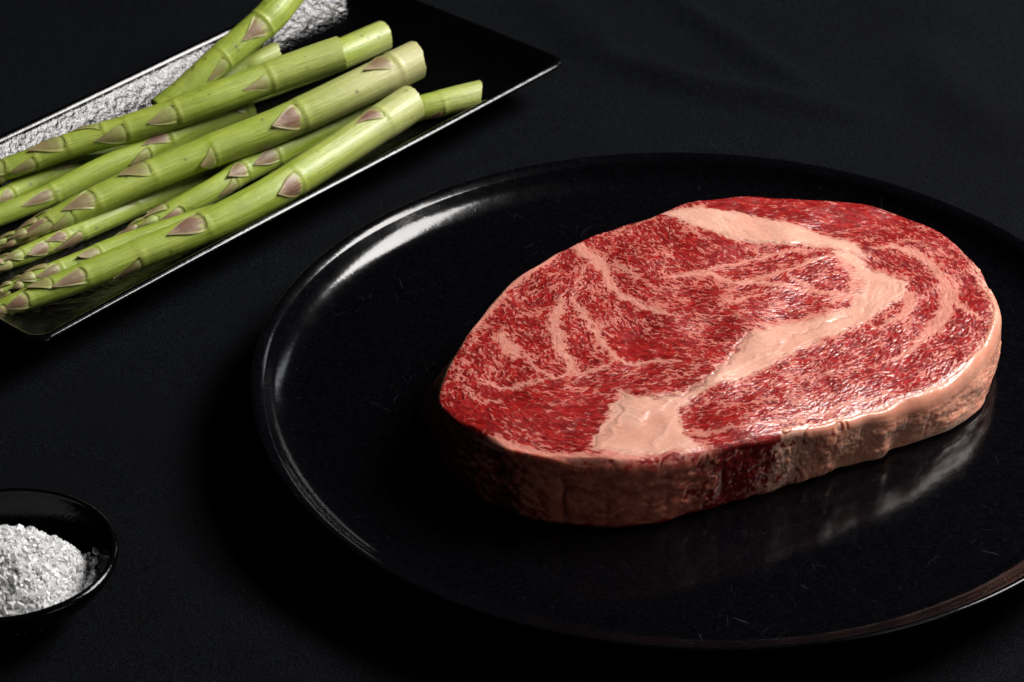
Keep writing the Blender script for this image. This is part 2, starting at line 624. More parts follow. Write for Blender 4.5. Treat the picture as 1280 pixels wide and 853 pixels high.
main_seam = [(733, 562), (742, 545), (757, 522), (770, 500), (775, 489), (800, 498), (850, 493), (878, 480), (897, 462), (914, 442), (932, 420), (962, 409), (1000, 401),
             (1030, 397), (1052, 388), (1066, 378), (1075, 364), (1076, 350), (1064, 333), (1046, 322), (1040, 316), (1062, 314), (1088, 334), (1112, 341), (1130, 352),
             (1126, 368), (1097, 393), (1062, 414), (1022, 429), (986, 444), (964, 458), (932, 474), (890, 486), (862, 500), (850, 520), (856, 538), (876, 556), (850, 564), (790, 570)]
back_seam = [(826, 264), (850, 259), (880, 259), (920, 263), (960, 272), (1000, 283), (1036, 294), (1060, 300), (1076, 309), (1086, 323), (1066, 318), (1034, 313), (990, 308),
             (950, 306), (920, 301), (890, 291), (860, 281)]
sd_main = poly_sd(main_seam)
sd_back = poly_sd(back_seam)
sd_seam = np.minimum(sd_main, sd_back)

veins = [  # traced line, half widths in mm, strength
    ([(706, 300), (723, 307), (745, 323), (757, 339), (764, 357), (782, 373), (820, 391), (850, 398)], [1.2, 2.3, 2.6, 1.9, 1.5, 1.6, 1.2, .5], .95),
    ([(770, 330), (800, 352), (830, 368)], [1.4, .8, .4], .6),
    ([(703, 376), (692, 402), (698, 429), (714, 457), (722, 468)], [1.1, 2.0, 2.0, 1.4, .8], 1),
    ([(716, 372), (724, 384), (737, 405), (754, 432), (770, 449), (795, 455), (822, 451), (850, 455)], [.7, 1.1, 1.3, 1.2, 1.1, .9, .8, .4], .95),
    ([(720, 467), (745, 463), (768, 452)], [.8, .7, .8], .9),
    ([(626, 420), (636, 433), (645, 446)], [2.0, 2.9, 1.6], .85),
    ([(655, 440), (668, 462), (690, 474), (716, 467)], [.5, .9, 1.0, .8], .8),
    ([(596, 471), (624, 484), (653, 481), (678, 477), (716, 467)], [.5, .9, 1.0, .9, .7], .75),
    ([(580, 482), (592, 497), (606, 503), (628, 497)], [.5, .8, .8, .5], .8),
    ([(612, 372), (600, 400), (585, 440), (572, 470)], [.4, .7, .7, .4], .5),
    ([(708, 301), (690, 318), (670, 331), (650, 345), (630, 360), (604, 392), (588, 415)], [1.0, 2.0, 2.6, 2.8, 2.2, 1.2, .6], .95),
    ([(730, 330), (726, 350), (716, 368)], [.7, .8, .7], .7),
    ([(860, 341), (880, 338), (909, 331), (942, 322), (991, 315), (1030, 317)], [.5, .7, .8, .9, .8, .6], .9),
    ([(830, 349), (860, 342), (889, 341), (905, 347), (919, 354), (940, 350), (958, 345), (991, 338), (1017, 328), (1044, 323)], [.6, 1.2, 1.4, 1.3, 1.2, 1., 1., .9, .9, .8], .95),
    ([(919, 354), (942, 352), (975, 358), (1005, 362), (1037, 368), (1060, 370)], [1.2, 1.1, 1.0, 1.0, 1.3, 1.5], .95),
    ([(985, 345), (995, 352), (1015, 360)], [.5, .7, .8], .8),
    ([(900, 384), (912, 380), (942, 371), (978, 362)], [.4, .8, .8, .6], .85),
    ([(1046, 322), (1068, 345), (1066, 368), (1040, 378)], [1.3, 1.6, 1.6, 1.0], .9),
    ([(905, 347), (915, 365), (905, 385), (925, 400)], [.5, .6, .6, .4], .6),
    ([(950, 408), (980, 400), (1020, 396), (1050, 388)], [1.2, .8, 1.0, .8], .8),
    ([(1090, 310), (1116, 309), (1145, 318), (1165, 332), (1178, 350), (1185, 366), (1182, 390), (1170, 408), (1155, 420), (1137, 438), (1115, 450)],
     [.5, 1.2, 1.6, 1.9, 2.1, 2.4, 2.6, 2.2, 1.6, 1.3, .6], .92),
    ([(1120, 300), (1150, 305), (1175, 322)], [.4, .8, .5], .55),
    ([(1188, 345), (1194, 360), (1196, 378), (1210, 390), (1224, 398)], [.6, 1.0, 1.4, 1.4, .9], .85),
    ([(1128, 360), (1140, 378), (1128, 396), (1098, 410)], [2.0, 2.2, 1.6, .8], .72),
    ([(985, 450), (1001, 470), (1040, 466), (1075, 462), (1110, 455)], [.6, .9, .9, .8, .5], .55),
    ([(960, 462), (985, 470), (1005, 490)], [.8, 1.4, .6], .55),
    ([(880, 500), (920, 505), (960, 500), (1000, 500), (1050, 492)], [.5, .8, .8, .8, .5], .5),
    ([(870, 540), (900, 538), (950, 532), (1000, 520), (1050, 507), (1110, 492)], [1.0, .9, .8, .9, 1.2, 1.0], .7),
    ([(605, 547), (630, 553), (655, 559), (690, 567), (730, 571), (790, 572)], [1.0, 1.5, 1.6, 1.6, 1.4, 1.2], .95),
    ([(868, 258), (900, 251), (960, 256), (1040, 268), (1085, 285)], [.3, .4, .5, .6, .5], .55),
    ([(940, 250), (1000, 258), (1060, 268), (1110, 285)], [.3, .4, .5, .3], .5),
    ([(1040, 290), (1075, 285), (1105, 300)], [.6, .7, .4], .5),
    ([(1205, 318), (1222, 345), (1232, 372)], [.9, 1.0, .8], .5),
    ([(830, 262), (800, 276), (765, 287)], [.9, .6, .5], .6),
    ([(860, 285), (880, 300), (900, 312)], [1.2, .9, .5], .6),
    ([(780, 300), (800, 318), (815, 335)], [.5, .6, .5], .5),
    ([(840, 300), (832, 322), (828, 345)], [.4, .6, .6], .5),
]
vein = np.zeros_like(gx)
vwide = np.zeros_like(gx)
for pts, w, q_ in veins:
    d = line_d(pts, w)
    vein = np.maximum(vein, q_ * sstep(0.0002, -0.0009, d))
    vwide = np.maximum(vwide, q_ * sstep(0.0016, -0.0004, d))

# ---- grain direction of the muscles (photo angles at points, carried to the cut face)
gdirs = [((880, 300), 35), ((950, 340), -12), ((1000, 370), -15), ((800, 300), 42), ((760, 330), 38), ((840, 430), 12), ((790, 410), 38), ((730, 425), 62),
         ((650, 400), 35), ((600, 470), 48), ((690, 520), 10), ((620, 530), 40), ((740, 485), -10), ((930, 385), 10), ((1040, 480), -24), ((1100, 435), -35),
         ((950, 512), -12), ((900, 535), -8), ((1150, 400), -48), ((1205, 360), 60), ((1150, 300), 32), ((1050, 262), 8), ((960, 252), 4), ((1215, 410), -50),
         ((830, 520), 0), ((870, 400), 8), ((1020, 350), -20), ((900, 320), 20), ((680, 350), -40), ((560, 500), 60), ((670, 450), 55)]
cc = np.zeros_like(gx); ss = np.zeros_like(gx); ww = np.zeros_like(gx)
for (px, py), a in gdirs:
    p = tr([(px, py)])[0]
    q = tr([(px + 8 * math.cos(math.radians(a)), py + 8 * math.sin(math.radians(a)))])[0]
    d = q - p; A_ = math.atan2(d[1], d[0])
    g = np.exp(-((gx - p[0]) ** 2 + (gy - p[1]) ** 2) / (2 * 0.0085 ** 2)) + 1e-9
    cc += g * math.cos(2 * A_); ss += g * math.sin(2 * A_); ww += g
AN = 0.5 * np.arctan2(ss, cc) + fnoise(GH, GW, 60, rs) * 0.22 + fnoise(GH, GW, 24, rs) * 0.15
DX, DY = np.cos(AN), np.sin(AN)
JX, JY = np.meshgrid(np.arange(GW, dtype=float), np.arange(GH, dtype=float))


def lic(img, n, step):
    acc = img.copy()
    for sg in (1, -1):
        X = JX.copy(); Y = JY.copy(); px_, py_ = DX * sg, DY * sg
        for i in range(n):
            X += px_ * step; Y += py_ * step
            acc += bil(img, X, Y) * (1 - (i + 1) / (n + 1.0))
            ix = np.clip(X.astype(int), 0, GW - 1); iy = np.clip(Y.astype(int), 0, GH - 1)
            a, b = DX[iy, ix], DY[iy, ix]
            s_ = np.where(a * px_ + b * py_ >= 0, 1.0, -1.0)
            px_, py_ = a * s_, b * s_
    acc -= acc.mean()
    return acc / acc.std()


fine = lic(fnoise(GH, GW, 6.0, rs), 3, 1.2)
midl = lic(fnoise(GH, GW, 11, rs), 5, 1.5)
fib = lic(fnoise(GH, GW, 3.2, rs), 8, 1.0)
patchy = fnoise(GH, GW, 70, rs)


def islands(cell, la, lc, seed):
    """bundles of lean fibre, drawn out along the grain: gap (mm) to the next bundle and the bundle's own number"""
    r_ = np.random.default_rng(seed)
    c = cell * mm / RES
    nx_, ny_ = int(GW / c) + 8, int(GH / c) + 8
    ox = (np.arange(nx_)[None, :] - 3 + r_.uniform(0, 1, (ny_, nx_))) * c
    oy = (np.arange(ny_)[:, None] - 3 + r_.uniform(0, 1, (ny_, nx_))) * c
    val = r_.uniform(0, 1, (ny_, nx_))
    wx_ = JX + fnoise(GH, GW, 9, rs) * 0.22 + fnoise(GH, GW, 20, rs) * 0.8
    wy_ = JY + fnoise(GH, GW, 9, rs) * 0.22 + fnoise(GH, GW, 20, rs) * 0.8
    bi = np.floor(wx_ / c).astype(int) + 3; bj = np.floor(wy_ / c).astype(int) + 3
    f1 = np.full((GH, GW), 1e9); f2 = f1.copy(); v = np.zeros((GH, GW))
    for dj in range(-2, 3):
        for di in range(-2, 3):
            ii = np.clip(bi + di, 0, nx_ - 1); jj = np.clip(bj + dj, 0, ny_ - 1)
            ex = wx_ - ox[jj, ii]; ey = wy_ - oy[jj, ii]
            d = np.hypot((ex * DX + ey * DY) / la, (-ex * DY + ey * DX) / lc)
            k = d < f1
            f2 = np.where(k, f1, np.minimum(f2, d)); v = np.where(k, val[jj, ii], v); f1 = np.where(k, d, f1)
    return (f2 - f1) * RES / mm, v


gap1, val1 = islands(1.5, 2.0, 0.64, 3)
gap2, val2 = islands(3.6, 1.5, 0.8, 4)
lean_bias = np.zeros_like(gx)


def blob(px, py, r, v):
    p = tr([(px, py)])[0]
    return v * np.exp(-((gx - p[0]) ** 2 + (gy - p[1]) ** 2) / (2 * (r * mm) ** 2))


for b in [(730, 530, 9, .35), (800, 435, 6, .55), (960, 252, 9, .45), (1030, 258, 9, .40), (1100, 275, 8, .3), (905, 248, 7, .6), (640, 510, 8, .25), (1210, 380, 6, .35), (1110, 460, 8, .25),
          (1000, 505, 7, -.15), (1060, 270, 6, .3), (880, 310, 8, .25), (920, 545, 8, .3), (575, 520, 6, .6), (1120, 400, 5, -.25), (850, 340, 5, -.1), (800, 385, 5, -.1)]:
    lean_bias += blob(*b)
loose = 0.29 + 0.11 * patchy + 0.11 * midl - 1.0 * lean_bias + 0.16 * fnoise(GH, GW, 30, rs)
seam_soft = sstep(0.0022, -0.0002, sd_seam)
w1 = np.clip(0.15 + 0.55 * np.clip(loose - 0.24, -.1, 1) + 0.62 * vwide ** 1.5 + 0.75 * seam_soft, 0.11, 1.6)
web = sstep(w1 * 1.0, w1 * 0.50, gap1) * np.clip(0.62 + 0.9 * loose + 0.5 * vwide - 0.55 * np.clip(lean_bias, 0, 1), 0.35, 1)
w2 = np.clip(0.50 + 0.25 * fnoise(GH, GW, 45, rs) - 0.5 * lean_bias, 0.05, 1.2)
web2 = sstep(w2, w2 * 0.2, gap2) * np.clip(0.75 + 0.35 * midl, 0, 1)
solid = sstep(0.93, 0.99, val1 + 0.14 * patchy - 0.35 * lean_bias) * 0.75          # here and there a bundle is all fat
fat_r = np.maximum(np.maximum(web, web2 * 0.9), solid)
fat_r = fat_r * (0.80 + 0.10 * np.clip(fnoise(GH, GW, 18, rs) * 0.6 + fine * 0.5, -1, 1)) + 0.22 * (val1 - 0.45) * (fat_r < .4)
breakup = sstep(-1.2, 0.3, fine * 0.7 + midl * 0.5 + 0.6)
fat_r = np.maximum(fat_r, np.clip(vein * (0.90 + 0.15 * breakup) + 0.05 * fib * (vein > .3), 0, 1))
fat_r = np.clip(fat_r + 0.05 * fib, 0, 1)
cream = sstep(0.0012, -0.0010, sd_seam) * 0.9
cream = np.maximum(cream, vein * 0.30)
lean_tone = np.clip(0.5 + 0.75 * (val1 - 0.5) + 0.07 * fine + 0.06 * fib + 0.04 * patchy, 0, 1)
near_seam = sstep(0.0003, -0.0012, sd_seam + 0.0003 * midl)
fat_r = np.maximum(fat_r, near_seam * (0.86 + 0.08 * fib))
# silver-skin lines and cracks beside the big seam, crevice shade painted in
memb_shade = np.zeros_like(gx)
grv = np.zeros_like(gx)
for pts, w, s in [([(934, 420), (916, 443), (898, 464), (878, 482), (850, 494), (815, 499), (778, 490)], .28, 1.0), ([(775, 490), (782, 500), (770, 522), (750, 545), (738, 560)], .22, .7),
                  ([(984, 421), (1000, 417), (1020, 410), (1042, 404), (1060, 394)], .20, .8), ([(1062, 314), (1076, 322), (1090, 334), (1094, 338)], .28, 1.0),
                  ([(1068, 306), (1080, 312), (1088, 322)], .3, .7), ([(1080, 392), (1084, 370), (1092, 352)], .16, .5), ([(900, 292), (930, 301), (960, 305), (1000, 307), (1030, 309)], .18, .6),
                  ([(905, 272), (925, 284), (940, 296)], .15, .5), ([(730, 470), (716, 480)], .1, .3)]:
    d = line_d(pts, w * 0.55)
    memb_shade = np.maximum(memb_shade, s * sstep(0.00028, -0.0001, d))
    grv = np.maximum(grv, s * np.exp(-np.maximum(d, 0) ** 2 / (2 * 0.00065 ** 2)))
# ragged white ridges of torn connective tissue on the big seam
rdg = np.zeros_like(gx)
for pts, w in [([(884, 480), (900, 474), (916, 466), (930, 455), (946, 446)], .2), ([(780, 500), (776, 520), (762, 545), (750, 558)], .22), ([(850, 492), (830, 506), (812, 516), (795, 524)], .22),
               ([(845, 556), (830, 560), (812, 566)], .2), ([(838, 530), (826, 546), (814, 556)], .16), ([(1125, 365), (1105, 384), (1085, 398), (1070, 408)], .2), ([(1128, 353), (1130, 362), (1122, 374)], .22),
               ([(976, 424), (974, 436), (960, 444)], .18), ([(905, 268), (915, 278), (925, 286)], .25), ([(935, 300), (980, 304), (1020, 308)], .16), ([(1085, 395), (1100, 380), (1094, 360)], .14)]:
    d = line_d(pts, w)
    rdg = np.maximum(rdg, np.exp(-np.maximum(d, 0) ** 2 / (2 * 0.00045 ** 2)))
fat_r = np.maximum(fat_r, rdg * 0.95)
cream = np.maximum(cream, rdg * 0.8)

# ---- relief of the cut face (metres)
low = fnoise(GH, GW, 190, rs) * 0.00040 + fnoise(GH, GW, 80, rs) * 0.00008
relief = low + 0.00011 * np.clip(fat_r, 0, .8) + 0.00003 * midl + 0.000015 * fine - 0.00028 * grv + 0.00016 * rdg + 0.000008 * fib


def rast(img, x, y):
    return bil(img, (x - x_lo) / RES, (y - y_lo) / RES)


def z_top(x, y, use_relief=True):
    dx, dy = x - C2[0], y - C2[1]
    th = np.arctan2(dy, dx); r = np.hypot(dx, dy)
    f = (th + np.pi) / (2 * np.pi) * NT_
    i = np.floor(f).astype(int) % NT_; w = f - np.floor(f)
    ro = RT[i] * (1 - w) + RT[(i + 1) % NT_] * w
    er = EDGE_R[i] * (1 - w) + EDGE_R[(i + 1) % NT_] * w
    d = np.clip(ro - r, 0, None)
    q = np.clip(1 - d / er, 0, 1)
    z = z_plain(x) - er * (1 - np.sqrt(np.clip(1 - q ** 2, 0, 1)))
    z = z - 0.0006 * sstep(0.016, 0.0, d)                 # face falls softly to its edge
    if use_relief:
        z = z + rast(relief, x, y) * sstep(0, 0.002, d)
    return z


def rot_band(lo_, hi_, soft=0.03):
    """1 for directions (radians about the steak's centre) between lo_ and hi_"""
    return sstep(lo_ - soft, lo_ + soft, TH) * (1 - sstep(hi_ - soft, hi_ + soft, TH))


def theta_of(px, py):
    p = tr([(px, py)])[0] - C2
    return math.atan2(p[1], p[0])


# ---- body rows: cut face (centre to edge), then side wall, then underside
NC, NS = 400, 72
s = np.linspace(0.003, 1, NC) ** 0.85
Xc = C2[0] + (RT[None, :] * s[:, None]) * np.cos(TH); Yc = C2[1] + (RT[None, :] * s[:, None]) * np.sin(TH)
Zc = z_top(Xc, Yc)
t = np.linspace(0, 1, NS + 1)[1:]
noise2 = lambda lam, an: np.roll(fnoise(NS, NT_, lam, rs, an), 0, 1)
side_g = fnoise(NS, NT_, 24, rs, 1.5) * 0.00013 + fnoise(NS, NT_, 60, rs, 1.6) * 0.00024 + fnoise(NS, NT_, 9, rs, 1.4) * 0.00007 + fnoise(NS, NT_, 130, rs, .9) * 0.0003
vgro = np.zeros(NT_)
for px in (868, 905, 930, 1045, 1078, 705, 760, 835, 1120, 1160, 625):
    th0 = theta_of(px, np.interp(px, [560, 600, 690, 790, 900, 1000, 1130, 1190], [515, 545, 570, 576, 555, 535, 503, 474]))
    vgro += rs.uniform(.4, 1.0) * np.exp(-((TH - th0) / 0.012) ** 2)
bul = np.sin(np.pi * np.clip(t, 0, 1)) ** 0.8
Rs = RT[None, :] * (1 - t[:, None]) + RB[None, :] * t[:, None] + 0.0006 * bul[:, None] + side_g * bul[:, None] - 0.0004 * vgro[None, :] * bul[:, None]
Rs -= 0.0006 * sstep(0.90, 1.0, t)[:, None] ** 2                      # rolls under at the plate
z_edge = Zc[-1]
Zs = z_edge[None, :] * (1 - t[:, None]) + (FLOOR + 0.0001) * t[:, None]
Xs = C2[0] + Rs * np.cos(TH); Ys = C2[1] + Rs * np.sin(TH)
sb = np.array([0.9, 0.5, 0.02])
Xb = C2[0] + Rs[-1] * sb[:, None] * np.cos(TH); Yb = C2[1] + Rs[-1] * sb[:, None] * np.sin(TH)
Zb = np.full_like(Xb, FLOOR + 0.0001)
X = np.vstack([Xc, Xs, Xb]); Y = np.vstack([Yc, Ys, Yb]); Z = np.vstack([Zc, Zs, Zb])
body = np.stack([X, Y, Z], -1)

# ---- tissue of the side wall: lean, fat and the layers between, by direction
fr = {k: theta_of(*v) for k, v in dict(capR=(1250, 404), capL=(962, 546), dkL=(900, 557), fl=(612, 551), lf=(560, 516)).items()}
side_fat = (0.95 * rot_band(fr['capL'], fr['capR'] + 0.40, 0.10) + 0.56 * rot_band(fr['fl'] , fr['dkL'], 0.10)
            + 0.35 * rot_band(fr['lf'] - 0.05, fr['fl'], 0.06) + 0.08 * rot_band(0.9, 2.9, 0.2))
THs = TH[None, :] + 0.045 * fnoise(NS, NT_, 22, rs, 1.6) + 0.03 * fnoise(NS, NT_, 9, rs, 1.2) + 0.16 * (t[:, None] - 0.4)
SF = np.interp(THs, TH, side_fat, period=2 * np.pi)
sf = SF + 0.17 * fnoise(NS, NT_, 17, rs, 1.6) * (0.4 + (SF > .3)) + 0.10 * fnoise(NS, NT_, 8, rs, 1.3)
sf = np.clip(sf - 0.20 * sstep(0.88, 1.0, t)[:, None], 0.02, 1)
side_cream = np.clip(0.85 * rot_band(fr['capL'], fr['capR'] + .40, 0.06)[None, :] + 0.05 * rot_band(fr['fl'], fr['dkL'], 0.05)[None, :] + 0.10 * fnoise(NS, NT_, 30, rs, 1.5), 0, 1)
Fc = rast(fat_r, Xc, Yc); Cc = rast(cream, Xc, Yc); Mc = rast(memb_shade, Xc, Yc)
# the outermost millimetres of the face take on the tissue of the wall below them
dedge = RT[None, :] * (1 - s[:, None])
ew = sstep(0.0042, 0.0008, dedge + 0.0012 * rast(midl, Xc, Yc)) * np.clip(side_fat[None, :] * 1.3, 0, 1)
Fc = Fc * (1 - ew) + ew * np.maximum(Fc, sf[0][None, :])
Cc = Cc * (1 - ew) + ew * side_cream[0][None, :]
Fat = np.vstack([Fc, sf, np.repeat(sf[-1:], 3, 0)])
Cre = np.vstack([Cc, side_cream, np.repeat(side_cream[-1:], 3, 0)])
MemShade = np.vstack([Mc, np.zeros((NS + 3, NT_))])
tissue = np.stack([Fat, Cre, MemShade], -1)
Tone = np.vstack([rast(lean_tone, Xc, Yc), np.clip(0.30 + 0.12 * fnoise(NS, NT_, 14, rs, 1.2) + 0.10 * fnoise(NS, NT_, 5, rs, 1.0), 0, 1), np.full((3, NT_), .4)])


def m_meat(name='raw_beef', rind=False):
    m = NT(name)
    co = m.coord()
    a = m.attr('tissue')
    sp = m.n('ShaderNodeSeparateXYZ'); m.l(a.outputs['Vector'], sp.inputs[0])
    fat, cre, mem_shade = sp.outputs
    n1 = m.noise(420, 4, 0.65, co)
    n2 = m.noise(1500, 3, 0.6, co)
    n3 = m.noise(60, 3, 0.6, co)
    tone = m.attr('tone').outputs['Fac']
    lean = m.ramp(tone, [(0.05, (0.120, 0.0022, 0.0028)), (0.5, (0.212, 0.0050, 0.0052)), (0.95, (0.365, 0.0120, 0.0100))])
    lean = m.mix(m.ramp(n1, [(0.45, 0.0), (0.8, 0.5)]), lean, (0.33, 0.013, 0.014))
    pink = m.mix(m.ramp(n1, [(0.3, 0.0), (0.7, 1.0)]), (0.46, 0.125, 0.098), (0.58, 0.225, 0.172))
    cream_ = m.mix(m.ramp(n3, [(0.3, 0.0), (0.7, 1.0)]), (0.54, 0.250, 0.180), (0.64, 0.355, 0.265))
    cream_ = m.mix(m.ramp(n2, [(0.35, 0.0), (0.8, 0.5)]), cream_, (0.68, 0.42, 0.32))
    if rind:
        pink = m.mix(m.ramp(n1, [(0.3, 0.0), (0.7, 1.0)]), (0.46, 0.118, 0.080), (0.58, 0.215, 0.150))
        cream_ = m.mix(m.ramp(n3, [(0.3, 0.0), (0.7, 1.0)]), (0.60, 0.245, 0.160), (0.70, 0.350, 0.245))
    fatc = m.mix(cre, pink, cream_)
    col = m.mix(m.ramp(fat, [(0.0, 0.0), (0.36, 0.05), (0.58, 0.66), (0.86, 1.0)]), lean, fatc)
    col = m.mix(m.math('MULTIPLY', mem_shade, 0.60), col, (0.17, 0.06, 0.055))  # membrane colour, which also puts the dark of the cracks into the surface
    wet = m.ramp(m.noise(240, 4, 0.7, co), [(0.35, 0.24), (0.7, 0.46)])
    h = m.math('ADD', m.math('MULTIPLY', n1, 0.7), m.math('MULTIPLY', n2, 0.45))
    m.set(Base_Color=col, Roughness=wet, Normal=m.bump(h, 0.36, 0.00022), Subsurface_Weight=0.55 if rind else 0.15,
          Subsurface_Scale=0.0035 if rind else 0.0010, Coat_Weight=0.06, Coat_Roughness=0.18)
    m.b.inputs['Subsurface Radius'].default_value = (1.0, 0.35, 0.22)
    m.b.inputs['Specular IOR Level'].default_value = 0.42
    return m.m


MEAT = m_meat()
RIND = m_meat('beef_fat_rind', True)
NR = body.shape[0]
base = np.array([C2[0], C2[1], FLOOR])
steak = empty('beef_steak', base)
tag(steak, 'thick raw marbled ribeye steak lying on the round black plate', 'steak')
Vb = np.vstack([body.reshape(-1, 3), body[0].mean(0), body[-1].mean(0)])
i = np.arange(NT_); j = (i + 1) % NT_
cap0 = np.stack([np.full(NT_, NR * NT_), i, j], -1)
cap1 = np.stack([np.full(NT_, NR * NT_ + 1), (NR - 1) * NT_ + j, (NR - 1) * NT_ + i], -1)
ton = np.r_[Tone.ravel(), Tone[0].mean(), Tone[-1].mean()]
tis = np.vstack([tissue.reshape(-1, 3), tissue[0].mean(0), tissue[-1].mean(0)])
lean = mesh_np('lean_meat', Vb - base, [grid_faces(NR, NT_, True, flip=True), cap0, cap1], MEAT, steak, attrs={'tone': ton}, cols={'tissue': tis})


# ---- the thick seams of fat: closed slabs let into the face and slightly proud of it
def seam_part(sd, name, label):
    st = 2
    sub = sd[::st, ::st]; X_ = gx[::st, ::st]; Y_ = gy[::st, ::st]
    dx, dy = X_ - C2[0], Y_ - C2[1]
    th = np.arctan2(dy, dx); r = np.hypot(dx, dy)
    ro = np.interp(th, TH, RT, period=2 * np.pi)
    ok = (sub < 0.0004) & (r < ro - 0.0016)
    cell = ok[:-1, :-1] & ok[1:, :-1] & ok[:-1, 1:] & ok[1:, 1:]
    h, w = ok.shape
    idx = -np.ones(ok.shape, int)
    used = np.zeros(ok.shape, bool)
    used[:-1, :-1] |= cell; used[1:, :-1] |= cell; used[:-1, 1:] |= cell; used[1:, 1:] |= cell
    idx[used] = np.arange(used.sum())
    xs, ys, d = X_[used], Y_[used], sub[used]
    edge = np.minimum(-d, (ro - r)[used] - 0.0016)
    up = -0.00016 + 0.00024 * sstep(-0.0002, 0.0022, edge)
    zt = z_top(xs, ys) + up
    n = len(xs)
    V = np.vstack([np.stack([xs, ys, zt], -1), np.stack([xs, ys, zt - 0.0022], -1)])
    jj, ii = np.where(cell)
    q = np.stack([idx[jj, ii], idx[jj, ii + 1], idx[jj + 1, ii + 1], idx[jj + 1, ii]], -1)
    e = np.concatenate([q[:, [0, 1]], q[:, [1, 2]], q[:, [2, 3]], q[:, [3, 0]]])
    key = np.sort(e, 1); k1 = key[:, 0] * (n + 1) + key[:, 1]
    u, inv, cnt = np.unique(k1, return_inverse=True, return_counts=True)
    be = e[cnt[inv] == 1]
    wall = np.stack([be[:, 1], be[:, 0], be[:, 0] + n, be[:, 1] + n], -1)
    f = np.maximum(rast(fat_r, xs, ys), sstep(-0.0006, -0.0022, d))
    f = np.clip(f - 0.02 + 0.05 * rast(fib, xs, ys) - 0.10 * np.clip(rast(patchy, xs, ys), 0, 2) * sstep(-0.003, 0, d), 0, 1)
    c = np.clip(0.95 - 0.5 * sstep(-0.0016, 0.0003, d) + 0.16 * rast(low, xs, ys) / 0.0005, 0, 1)
    c = np.maximum(c, rast(rdg, xs, ys))
    m_ = rast(memb_shade, xs, ys)
    T = np.stack([f, c, m_], -1); T = np.vstack([T, T])
    tn = rast(lean_tone, xs, ys)
    o = mesh_np(name, V - base, [q, q[:, ::-1] + n, wall], MEAT, steak, attrs={'tone': np.r_[tn, tn]}, cols={'tissue': T})
    o['label'] = label
    return o


seam_part(sd_main, 'fat_seam', 'broad cream seam of fat curving through the eye of the steak')
seam_part(sd_back, 'fat_seam', 'pale fat seam along the far edge of the steak')


# ---- fat caps on the wall: shells over the wall and the edge of the face
def cap_part(lo_, hi_, s_in, lift, label, cre0):
    k0 = int(np.argmin(np.abs(s - s_in)))
    cols_ = np.where((TH > lo_) & (TH < hi_))[0]
    rows_ = np.arange(k0, NC + NS)
    P = body[np.ix_(rows_, cols_)]
    du = np.gradient(P, axis=1); dv = np.gradient(P, axis=0)
    N = np.cross(dv, du); N /= np.linalg.norm(N, axis=2, keepdims=True) + 1e-12
    if (N[:, :, 2][0]).mean() < 0: N = -N
    c = np.linspace(0, 1, len(cols_))[None, :]; r = np.linspace(0, 1, len(rows_))[:, None]
    L = len(cols_); nr_ = len(rows_)
    wob = 0.5 * np.interp(np.arange(L), np.linspace(0, L, 24), rs.uniform(0, 1, 24))[None, :]
    rows_in = (np.arange(len(rows_))[:, None]) / 14.0
    c = c + 0.05 * fnoise(nr_, L, 40, rs, 1.2) + 0.02 * fnoise(nr_, L, 14, rs, 1.2)
    tap = sstep(0.05, 0.20, c) * (1 - sstep(0.86, 0.97, c)) * sstep(0.0 + wob, 1.2 + wob, rows_in) * (1 - sstep(0.93, 1.0, r))
    off = -0.00035 + (lift + 0.00035) * tap
    Pt = P + N * off[..., None]
    Pi = P + N * (off - 0.0016)[..., None]
    Pt[..., 2] = np.maximum(Pt[..., 2], FLOOR + 0.0002); Pi[..., 2] = np.maximum(Pi[..., 2], FLOOR + 0.00025)
    nr, nc = P.shape[:2]; n = nr * nc
    V = np.vstack([Pt.reshape(-1, 3), Pi.reshape(-1, 3)])
    g = grid_faces(nr, nc, flip=True)
    ids = np.arange(n).reshape(nr, nc)
    ring = np.concatenate([ids[0, :], ids[1:, -1], ids[-1, -2::-1], ids[-2:0:-1, 0]])
    nx = np.roll(ring, -1)
    wall = np.stack([ring, nx, nx + n, ring + n], -1)
    T = tissue[np.ix_(rows_, cols_)].copy()
    T[..., 0] = np.maximum(T[..., 0], np.clip(cre0[0] + 0.13 * (T[..., 0] - 0.7), 0, 1) * (0.35 + 0.65 * tap))
    T[..., 1] = np.clip(np.maximum(T[..., 1], cre0[1] * tap), 0, 1)
    T[..., 0] -= cre0[2] * np.clip(fnoise(nr, nc, 22, rs, 1.6), 0, 2) * 0.5
    T[..., 0] = np.clip(T[..., 0] - 0.12 * sstep(0.85, 1.0, r), 0, 1)
    T[..., 2] = 0
    T = np.vstack([T.reshape(-1, 3)] * 2)
    o = mesh_np('fat_cap', V - base, [g, g[:, ::-1] + n, wall], RIND, steak, attrs={'tone': np.tile(Tone[np.ix_(rows_, cols_)].ravel(), 2)}, cols={'tissue': T})
    o['label'] = label
    return o


cap_part(fr['capL'] - 0.03, fr['capR'] + 0.45, 0.945, 0.0005, 'thick pale cap of fat on the near right side', (0.95, 0.85, 0.04))
cap_part(fr['fl'] - 0.02, fr['dkL'] + 0.02, 0.965, 0.0004, 'brownish layer of fat on the near left side', (0.62, 0.10, 0.12))

